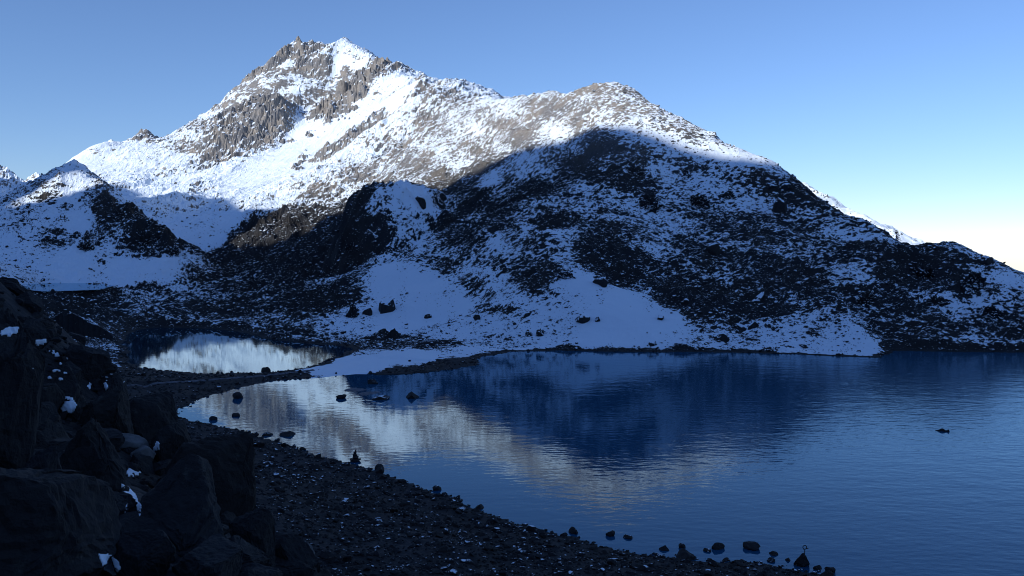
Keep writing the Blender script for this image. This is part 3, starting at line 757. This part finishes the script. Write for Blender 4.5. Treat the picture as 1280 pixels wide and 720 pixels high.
def snow_patch(outline, label, thick=.025, steep=.3):
    """a cushion of snow lying on whatever rock or ground is there"""
    O = np.array(outline, float); x0, y0 = O.min(0); x1, y1 = O.max(0)
    st = max(.6, min(1.5, (x1 - x0) / 8)); xs = np.arange(x0, x1 + st, st); ys = np.arange(y0, y1 + st, st)
    XX, YY = np.meshgrid(xs, ys, indexing='ij'); sd = poly_sd(O, XX, YY) + 1.1 * perlin(XX / 3, YY / 3, 5)
    a, b, t = pix_dir(XX, YY); vid_ = -np.ones(XX.shape, int); V = []; dep = np.zeros(XX.shape)
    for i in range(XX.shape[0]):
        for j in range(XX.shape[1]):
            if sd[i, j] > .6: continue
            d_ = Vector((a[i, j], b[i, j], t[i, j])).normalized()
            loc, nn, fi, ds = NEAR_TREE.ray_cast(Vector((0, 0, CAM_H)), d_)
            if loc is None or nn.z < steep: continue
            th_ = thick * ds / 20 * (min(1, max(0, .6 - sd[i, j]) / 2.5)) ** .5
            vid_[i, j] = len(V); V.append(loc + Vector((0, 0, 1)) * th_ - d_ * (th_ * .6 + .004 * ds / 10)); dep[i, j] = ds
    F = []
    for i in range(XX.shape[0] - 1):
        for j in range(XX.shape[1] - 1):
            q = (vid_[i, j], vid_[i, j + 1], vid_[i + 1, j + 1], vid_[i + 1, j])
            dd = (dep[i, j], dep[i, j + 1], dep[i + 1, j + 1], dep[i + 1, j])
            if min(q) >= 0 and max(dd) - min(dd) < (.12 if steep > 0 else .3) * max(dd): F.append(q)
    if not F: return
    par = list(range(len(V)))
    def root(i_):
        while par[i_] != i_: par[i_] = par[par[i_]]; i_ = par[i_]
        return i_
    for q in F:
        for k_ in (1, 2, 3): par[root(q[k_])] = root(q[0])
    cnt = {}
    for q in F: cnt[root(q[0])] = cnt.get(root(q[0]), 0) + 1
    bestr = max(cnt, key=cnt.get); F = [q for q in F if root(q[0]) == bestr]
    use = sorted({i_ for q in F for i_ in q}); mp = {i_: k_ for k_, i_ in enumerate(use)}
    V = [V[i_] for i_ in use]; F = [tuple(mp[i_] for i_ in q) for q in F]
    me = bpy.data.meshes.new('snow_patch'); me.from_pydata(V, [], F); me.materials.append(M_SNOW)
    me.polygons.foreach_set('use_smooth', np.full(len(F), True))
    o = link(bpy.data.objects.new('snow_patch', me)); tag(o, label, 'snow', 'snow patches of the near slope')
    sm = o.modifiers.new('thickness', 'SOLIDIFY'); sm.thickness = -.02; sm.offset = 1
SNOWS = [
 ([(150, 604), (160, 608), (170, 618), (176, 632), (174, 648), (170, 663), (162, 652), (156, 640), (160, 628), (154, 614)], 'long crescent of snow between the dark foreground boulders'),
 ([(122, 692), (136, 693), (148, 702), (152, 712), (142, 720), (130, 712)], 'snow patch at the bottom edge beside the corner slab'),
 ([(157, 592), (161, 584), (168, 584), (177, 590), (172, 595), (160, 596)], 'small round snow patch just above the snow crescent'),
 ([(190, 567), (192, 558), (195, 552), (200, 555), (198, 563)], 'small upright snow patch right of the pale stones'),
 ([(0, 414), (10, 409), (24, 409), (22, 417), (12, 421), (0, 419)], 'flat snow patch on the left edge boulder top'),
 ([(34, 432), (45, 425), (58, 424), (60, 430), (48, 433)], 'flat snow patch, upper of three on the near slope'),
 ([(58, 437), (70, 438), (80, 445), (70, 446)], 'thin snow patch just right of the upper flat one'),
 ([(74, 512), (80, 502), (92, 501), (98, 507), (90, 518), (80, 519)], 'bright forked snow patch in the middle of the near slope'),
 ([(78, 496), (90, 497), (96, 503), (84, 501)], 'sliver of snow above the forked snow patch'),
 ([(92, 421), (104, 416), (114, 422), (106, 428), (96, 427)], 'ragged snow patch nearest the left tarn'),
 ([(129, 480), (132, 478), (136, 485), (132, 488)], 'tiny upright snow speck on the rim by the path end'),
 ([(109, 483), (112, 478), (115, 480), (112, 487)], 'tiny snow speck left of the rim speck'),
]
for ol, lb in SNOWS: snow_patch(ol, lb, .02, -1)
for k in range(26):     # broken snow under the three upper patches and beside the path
    if k < 17: cx, cy = random.uniform(33, 84), random.uniform(446, 476)
    else: cx, cy = random.uniform(130, 162), random.uniform(462, 478)
    w, h = random.uniform(1.5, 4.5), random.uniform(.8, 2.2)
    snow_patch([(cx - w, cy), (cx - w * .4, cy - h), (cx + w * .5, cy - h * .8), (cx + w, cy + h * .3), (cx + w * .2, cy + h), (cx - w * .6, cy + h * .7)],
               'one of the broken snow flecks under the upper snow patches' if k < 17 else 'one of the broken snow flecks by the path end')

# ---- rocks standing in the water and along the shores
WATER_ROCKS = [
 (420, 491, 433, 500, 'low dark rock in the water near the flat gravel bars'), (466, 493, 488, 501, 'flat dark rock beside the gravel bar in the lake'), (506, 486, 525, 501, 'largest dark boulder standing in the shallow water off the spit'),
 (459, 471, 473, 482, 'round dark rock in the water close under the snowy spit'), (326, 456, 339, 467, 'round dark boulder at the pond edge'), (262, 518, 272, 527, 'square dark rock in the left shallows'), (290, 515, 300, 522, 'flat dark rock in the left shallows nearer the lake'),
 (327, 539, 340, 546, 'low dark rock at the near shore left of the flat one'), (350, 537, 368, 547, 'flat dark rock lying just off the near shore'), (290, 486, 303, 501, 'dark boulder between the pond and the lake'), (467, 577, 479, 589, 'round rock just off the point of the near shore'),
 (711, 656, 725, 670, 'ragged dark rock off the middle of the near shore'), (757, 661, 769, 673, 'pointed dark rock off the near shore'), (779, 667, 791, 675, 'low dark rock off the near shore right of the pointed one'), (824, 680, 836, 690, 'dark rock at the near shore left of the big block'),
 (848, 676, 857, 687, 'small dark rock in front of the big shore block'), (843, 683, 870, 704, 'big dark block on the near shore with snow flecks'), (889, 675, 906, 690, 'round dark boulder in the water, left of a pair'), (930, 676, 950, 690, 'round dark boulder in the water, right of a pair'),
 (879, 684, 889, 691, 'small rock just left of the pair of round boulders'), (962, 686, 972, 696, 'small dark rock left of the post rock'), (959, 696, 969, 704, 'small flat rock left of the post rock nearest the shore'), (981, 696, 989, 703, 'tiny flat rock just left of the post rock'),
 (1016, 705, 1028, 715, 'dark rock just right of the post rock'), (1031, 706, 1043, 719, 'dark rock at the right end of the near shore'), (700, 664, 710, 672, 'low dark rock left of the ragged shore rock'), (392, 566, 404, 575, 'dark rock on the water edge left of the cairn'), (540, 604, 552, 615, 'dark rock on the water edge right of the cairn'), (594, 628, 606, 638, 'dark rock on the water edge half way along the near shore'),
]
for k, (a, b, c, d, lb) in enumerate(WATER_ROCKS):
    boulder('shore_rock', SHORE[k % 6], a, b + (d - b) * .36, c, d - (d - b) * .12, lb, 'rock', 'rocks along the water', .9, 1, None, 60, True)
# the rock in the open lake: a hump with a small raised head at its right end
x, y = map(float, at_level(1178, 539))
kk = math.hypot(x, y) / FPX
bm = bmesh.new()
secs = [(-7.5, .2, .4), (-5, .9, 1.0), (-2.5, 2.2, 1.5), (-.5, 3.4, 1.7), (1.5, 2.6, 1.6), (3.5, 1.3, 1.2), (5, 1.7, .9), (6.2, 2.6, .7), (7, 1.6, .5), (7.4, .3, .3)]
prev = None
for sx_, hz, wy in secs:
    ring = [bm.verts.new((sx_ * kk, math.cos(t_) * wy * kk * 1.4 + .1 * kk * math.sin(sx_ * 3 + t_ * 2), math.sin(t_) * hz * kk if math.sin(t_) > 0 else -.8 * kk)) for t_ in np.linspace(-.4, math.pi + .4, 9)]
    if prev:
        for i in range(8): bm.faces.new((prev[i], ring[i], ring[i + 1], prev[i + 1]))
    prev = ring
me = bpy.data.meshes.new('lake_rock'); bm.to_mesh(me); bm.free(); me.materials.append(M_BOULDER)
o = link(bpy.data.objects.new('lake_rock', me)); o.location = (x, y, 0); o.rotation_euler = (0, 0, -math.atan2(x, y)); tag(o, 'lone low dark rock far out in the open blue lake', 'rock')
# two gravel bars off the spit
for (a, b, c, d), lb in (((428, 484, 462, 490), 'thin gravel bar in the shallows nearest the spit'), ((444, 489, 480, 496), 'pale gravel bar in the shallows farther from the spit')):
    x, y = map(float, at_level((a + c) / 2, (b + d) / 2)); D = math.hypot(x, y)
    w = (c - a) / FPX * D; dd = abs(float(at_level(640, b)[1]) - float(at_level(640, d)[1]))
    me = rock_mesh('gravel_bar', 4, 300 + a, 6, .25, M_PATH, True, (w, dd, .9))
    o = link(bpy.data.objects.new('gravel_bar', me)); o.location = (x, y, -.22); tag(o, lb, 'gravel bar')

# ---- boulders of the far shore and the slopes above
FAR = [
 (470, 369, 496, 392, 'biggest dark boulder low on the snow above the spit'), (453, 381, 466, 396, 'dark boulder just left of the biggest one above the spit'), (530, 391, 540, 399, 'small dark boulder alone on the snow above the spit'), (591, 391, 601, 401, 'small dark boulder on the snow fan, left part'),
 (910, 391, 927, 407, 'round dark boulder on the right snow tongue, upper of three'), (931, 399, 950, 413, 'dark boulder on the right snow tongue, right of three'), (889, 414, 912, 427, 'wide dark boulder on the right snow tongue, lowest of three'), (820, 391, 831, 401, 'dark boulder alone on the smooth snow fan'),
 (716, 390, 740, 403, 'flat dark boulder in the middle of the snow fan'), (743, 394, 752, 403, 'small boulder right of the flat one on the snow fan'), (669, 408, 683, 421, 'dark boulder low on the snow, right of a pair'), (656, 410, 668, 421, 'dark boulder low on the snow, left of a pair'),
 (690, 334, 727, 351, 'long flat dark outcrop high on the snow fan'), (741, 343, 761, 358, 'dark outcrop right of the long flat one'), (656, 331, 672, 346, 'dark outcrop left of the long flat one'), (755, 330, 768, 340, 'small outcrop above at the upper edge of the snow fan'), (850, 371, 862, 381, 'dark rock at the right rim of the snow fan'),
 (938, 361, 961, 380, 'wide dark outcrop on the right slope above the snow tongue'), (809, 425, 822, 433, 'dark rock at the foot of the snow fan'), (879, 299, 901, 321, 'dark outcrop in the middle of the right slope'),
 (836, 204, 873, 223, 'dark overhang high on the right slope, upper'), (851, 235, 896, 260, 'biggest dark overhang high on the right slope'), (889, 231, 923, 251, 'dark overhang right of the biggest one'), (811, 181, 833, 196, 'dark outcrop close under the sunlit crest'), (964, 241, 986, 269, 'tall dark outcrop near the right skyline'), (954, 226, 971, 237, 'dark rock near the right skyline, left of two'), (976, 226, 991, 239, 'dark rock near the right skyline, right of two'),
 (776, 193, 810, 222, 'dark crag at the shadow edge under the hump'), (786, 228, 830, 266, 'broad dark crag below the hump'), (1000, 258, 1022, 271, 'dark outcrop on the right skyline where it steepens'), (1221, 317, 1241, 332, 'round boulder standing on the right headland skyline'), (1128, 312, 1180, 350, 'big dark crag at the top of the right headland'), (1190, 330, 1240, 362, 'dark crag right of the big headland crag'),
 (1060, 352, 1100, 385, 'dark crag on the lower right slope'), (1225, 375, 1262, 400, 'dark crag low on the right headland'), (1150, 360, 1190, 385, 'dark crag below the big headland crag'), (515, 240, 535, 256, 'dark rock on top of the snowy knob'), (428, 290, 446, 320, 'dark crag under the left end of the snowy knob'),
 (90, 292, 122, 315, 'dark crag in the middle of the left hill'), (160, 272, 205, 310, 'large dark crag at the right side of the left hill'), (138, 255, 160, 276, 'dark crag near the right skyline of the left hill'), (205, 300, 230, 320, 'dark crag at the lower right of the left hill'), (45, 292, 66, 305, 'small dark crag at the left of the left hill'), (430, 366, 452, 400, 'tall dark crag left of the boulders above the spit'), (769, 107, 798, 119, 'dark rock crest on top of the hump'), (878, 162, 896, 170, 'dark rock on the sunlit crest right of the hump'),
]
for k, (a, b, c, d, lb) in enumerate(FAR):
    big_ = c - a > 28 or 'crag' in lb
    if not big_: b = b + (d - b) * .28
    if big_: a, c, b = a + (c - a) * .1, c - (c - a) * .1, b + (d - b) * .4
    boulder('crag' if big_ else 'boulder', CRAG[k % 4] if big_ else FARROCK[k % 6], a, b, c, d, lb, 'crag' if big_ else 'boulder', 'crags of the far slopes' if big_ else 'boulders of the far slopes', .9 if big_ else .7, .8, None, 150)

# ---- cairn and post on the near shore
def small_rock(w, d, h, seed, mat): return rock_mesh('stone', 2, seed, 9, .05, mat, False, (w, d, h))
x, y, z, D = hit_ground(444, 577, 60, True)
c = link(bpy.data.objects.new('cairn', None)); c.location = (x, y, z - .15); tag(c, 'small dark stone cairn on the point of the near shore', 'cairn')
hz = 0
for k, (w, h) in enumerate(((2.4, .8), (1.7, .6), (1.1, .45), (.65, .5), (.4, .45))):
    o = link(bpy.data.objects.new('stone', small_rock(w, w * .8, h, 120 + k, M_BOULDER)), c); o.location = (.1 * math.sin(k * 2), .1 * math.cos(k), hz + h / 2); o.rotation_euler = (0, 0, k * 1.3); hz += h * .86
x, y, z, D = hit_ground(1003, 708, 60, True)
o = boulder('shore_rock', SHORE[2], 993, 694, 1011, 711, 'dark shore rock that carries the thin post', 'rock', 'rocks along the water', .3, 1, 0, 60, True)
topz = CAM_H + float(pix_dir(1005, 696)[2]) * D
post = link(bpy.data.objects.new('post', None)); a_, b_, t_ = pix_dir(1005.5, 696); post.location = (float(a_) * D, float(b_) * D, topz - .25); tag(post, 'thin dark post with a ring top on a shore rock at lower right', 'post')
def tube(name, P, r_, parent, mat=M_METAL, n=8, closed=False):
    bm = bmesh.new(); rings = []
    P = [Vector(p) for p in P]
    for i, p in enumerate(P):
        d_ = (P[(i + 1) % len(P)] - P[i - 1]) if closed else (P[min(i + 1, len(P) - 1)] - P[max(i - 1, 0)])
        d_.normalize(); u_ = d_.cross(Vector((.1, 1, .05))).normalized(); w_ = d_.cross(u_)
        rings.append([bm.verts.new(p + (u_ * math.cos(t) + w_ * math.sin(t)) * r_) for t in np.linspace(0, 2 * math.pi, n, endpoint=False)])
    for i in range(len(P) if closed else len(P) - 1):
        A_, B_ = rings[i], rings[(i + 1) % len(P)]
        for k in range(n): bm.faces.new((A_[k], A_[(k + 1) % n], B_[(k + 1) % n], B_[k]))
    if not closed: bm.faces.new(rings[0][::-1]); bm.faces.new(rings[-1])
    me = bpy.data.meshes.new(name); bm.to_mesh(me); bm.free(); me.materials.append(mat)
    return link(bpy.data.objects.new(name, me), parent)
pxm = D / FPX
tube('shaft', [(0, 0, 0), (.02, 0, 6 * pxm), (.05, 0, 12 * pxm)], .9 * pxm * .6, post)
tube('ring', [(.03 + 2.3 * pxm * math.cos(t), 0, 14 * pxm + 2.3 * pxm * math.sin(t)) for t in np.linspace(0, 2 * math.pi, 14, endpoint=False)], .5 * pxm, post, closed=True)
tube('crossbar', [(-1.5 * pxm, 0, 11.6 * pxm), (4.6 * pxm, 0, 12.6 * pxm)], .45 * pxm, post)

# ---- the trodden path across the isthmus
line = [(158, 489), (185, 486), (215, 483), (245, 480), (275, 477), (305, 474), (335, 471), (365, 468), (392, 465)]
wp = np.array([[float(v_) for v_ in at_level(a, b - 1, .6)] for a, b in line])
tt = np.linspace(0, len(wp) - 1, 90)
wx_ = np.interp(tt, range(len(wp)), wp[:, 0]); wy_ = np.interp(tt, range(len(wp)), wp[:, 1])
tx, ty = np.gradient(wx_), np.gradient(wy_); ln = np.hypot(tx, ty); nx, ny = -ty / ln, tx / ln
co = []; half = 1.1
for f in (-1, -.5, 0, .5, 1):
    X_, Y_ = wx_ + nx * f * half, wy_ + ny * f * half
    co.append(np.stack([X_, Y_, np.maximum(ground(X_, Y_), .35) + .25 - .7 * (abs(f) == 1) + .06 * perlin(X_, Y_, 3)], -1))
co = np.stack(co, 1); v = np.arange(90 * 5).reshape(90, 5)
q = np.stack([v[:-1, :-1], v[1:, :-1], v[1:, 1:], v[:-1, 1:]], -1).reshape(-1, 4)
o = link(bpy.data.objects.new('path', mesh_np('path', co.reshape(-1, 3), q, M_PATH))); o['kind'] = 'structure'; o['label'] = 'thin trodden path across the dark stony isthmus'; o['category'] = 'path'

# ---- uncountable stones: points with a size and a turn, one rock shape set on each
def scatter(name, label, X, Y, S, sources, flat=.7, sink=.2):
    n = len(X); Z = ground(X, Y)
    me = bpy.data.meshes.new(name); me.vertices.add(n)
    me.vertices.foreach_set('co', np.stack([X, Y, Z + S * (.25 * flat - sink * .5)], -1).astype(np.float32).ravel())
    r3 = me.attributes.new('turn', 'FLOAT_VECTOR', 'POINT'); r3.data.foreach_set('vector', np.stack([rng.normal(0, .35, n), rng.normal(0, .35, n), rng.uniform(0, 6.28, n)], -1).astype(np.float32).ravel())
    s3 = me.attributes.new('size3', 'FLOAT_VECTOR', 'POINT'); s3.data.foreach_set('vector', (S[:, None] * np.stack([np.ones(n), rng.uniform(.7, 1.2, n), flat * rng.uniform(.7, 1.5, n)], -1)).astype(np.float32).ravel())
    ix = me.attributes.new('pick', 'INT', 'POINT'); ix.data.foreach_set('value', rng.integers(0, len(sources), n).astype(np.int32))
    o = link(bpy.data.objects.new(name, me)); o['kind'] = 'stuff'; o['label'] = label; o['category'] = 'stones'
    gn = bpy.data.node_groups.new(name, 'GeometryNodeTree')
    gn.interface.new_socket('Geometry', in_out='INPUT', socket_type='NodeSocketGeometry'); gn.interface.new_socket('Geometry', in_out='OUTPUT', socket_type='NodeSocketGeometry')
    N = gn.nodes; L = gn.links
    gi = N.new('NodeGroupInput'); go = N.new('NodeGroupOutput'); iop = N.new('GeometryNodeInstanceOnPoints'); jg = N.new('GeometryNodeJoinGeometry')
    for src in sources[::-1]:
        oi = N.new('GeometryNodeObjectInfo'); oi.inputs['Object'].default_value = src; oi.inputs['As Instance'].default_value = True
        L.new(oi.outputs['Geometry'], jg.inputs[0])
    def at_(nm, ty):
        a = N.new('GeometryNodeInputNamedAttribute'); a.data_type = ty; a.inputs['Name'].default_value = nm; return a.outputs[0]
    L.new(gi.outputs[0], iop.inputs['Points']); L.new(jg.outputs[0], iop.inputs['Instance']); iop.inputs['Pick Instance'].default_value = True
    L.new(at_('pick', 'INT'), iop.inputs['Instance Index']); L.new(at_('turn', 'FLOAT_VECTOR'), iop.inputs['Rotation']); L.new(at_('size3', 'FLOAT_VECTOR'), iop.inputs['Scale'])
    L.new(iop.outputs[0], go.inputs[0])
    md = o.modifiers.new('stones', 'NODES'); md.node_group = gn
    return o
SRC_SNOW = [next(o for o in COL.objects if o.data is m) for m in FARROCK]
SRC_SHORE = [next(o for o in COL.objects if o.data is m) for m in SHORE]

# slopes: sizes follow a long-tailed law, bigger blocks on the big far faces
n = 300000
tq = np.radians(rng.uniform(-33, 33, n)); rq = np.exp(rng.uniform(math.log(340), math.log(3200), n))
X, Y = rq * np.sin(tq), rq * np.cos(tq)
sc_, fm = cover(X, Y); gz = ground(X, Y)
clump = perlin(X / (rq * .03), Y / (rq * .03), 15) + .6 * perlin(X / (rq * .01), Y / (rq * .01), 16)
keep = (gz > .4) & np.isin(fm, (0, 1, 2, 6)) & (rng.uniform(0, 1, n) < np.clip(1.25 * (1 - sc_) + .45 * clump * (sc_ < .97), 0, 1) * np.where(sc_ > .93, .08, 1))
X, Y, rq, gz, sc_ = X[keep], Y[keep], rq[keep], gz[keep], sc_[keep]
S = rq * (1 - .55 * sstep(900, 1900, rq)) * 1.35 / FPX * np.minimum(.45 + rng.pareto(2.6, len(X)) * .9, 4.0)
scatter('slope_rocks', 'countless snow capped rocks scattered over the mountain slopes', X, Y, S, SRC_SNOW, .75)

# beach, isthmus and shallows
n = 60000
tq = np.radians(rng.uniform(-34, 24, n)); rq = np.exp(rng.uniform(math.log(50), math.log(430), n))
X, Y = rq * np.sin(tq), rq * np.cos(tq)
dl = np.minimum(poly_sd(LAKE, X, Y), poly_sd(POND, X, Y)); gz = ground(X, Y)
sc_, fm = cover(X, Y)
pr = np.where(dl > 0, .9 * (1 - sc_) ** 2, np.exp(dl / 2.4) * .8)
pr = pr * np.clip(.75 + .6 * perlin(X / 6, Y / 6, 17), 0, 1)
keep = np.isin(fm, (5, 6, 0)) & (gz > -.6) & (rng.uniform(0, 1, n) < pr)
X, Y, rq = X[keep], Y[keep], rq[keep]
S = np.minimum(.28 + rng.pareto(3.0, len(X)) * .35, 1.1) * (rq / 110) ** .45
scatter('beach_stones', 'countless dark stones covering the near beach and the isthmus', X, Y, S, SRC_SHORE, .75, .25)
# the largest stones of the beach, each its own
n = 2600
tq = np.radians(rng.uniform(-20, 20, n)); rq = np.exp(rng.uniform(math.log(85), math.log(280), n))
X, Y = rq * np.sin(tq), rq * np.cos(tq); dl = poly_sd(LAKE, X, Y); _, fm = cover(X, Y)
ok = np.where((fm == 6) & (dl > .3) & (dl < 45) & (X < 45))[0][:230]
for k in ok:
    d_ = rng.uniform(.9, 1.9) * (rq[k] / 130) ** .5
    near_w = dl[k] < 6
    o = link(bpy.data.objects.new('stone', SHORE[int(rng.integers(6))])); o.location = (X[k], Y[k], float(ground(X[k], Y[k])) + .12 * d_)
    o.rotation_euler = (rng.normal(0, .3), rng.normal(0, .3), rng.uniform(0, 6.28)); o.scale = (d_, d_ * rng.uniform(.7, 1.1), d_ * rng.uniform(.6, 1.0))
    if near_w: tag(o, 'one of the larger dark stones along the near waterline', 'stone', 'larger stones of the near waterline')
    else: tag(o, 'one of the larger dark stones on the near scree beach', 'stone', 'larger stones of the near beach')
# rubble between the near boulders
n = 16000
tq = np.radians(rng.uniform(-34, 5, n)); rq = np.exp(rng.uniform(math.log(12), math.log(70), n))
X, Y = rq * np.sin(tq), rq * np.cos(tq); _, fm = cover(X, Y)
keep = (fm == 5) & (rng.uniform(0, 1, n) < np.clip(.5 + perlin(X / 3, Y / 3, 19), 0, 1))
X, Y, rq = X[keep], Y[keep], rq[keep]
S = np.minimum(.12 + rng.pareto(2.2, len(X)) * .16, 1.3) * (rq / 25) ** .3
scatter('slope_rubble', 'dark rubble filling the gaps between the near boulders', X, Y, S, [next(o for o in COL.objects if o.data is m) for m in BIG], .8, .3)
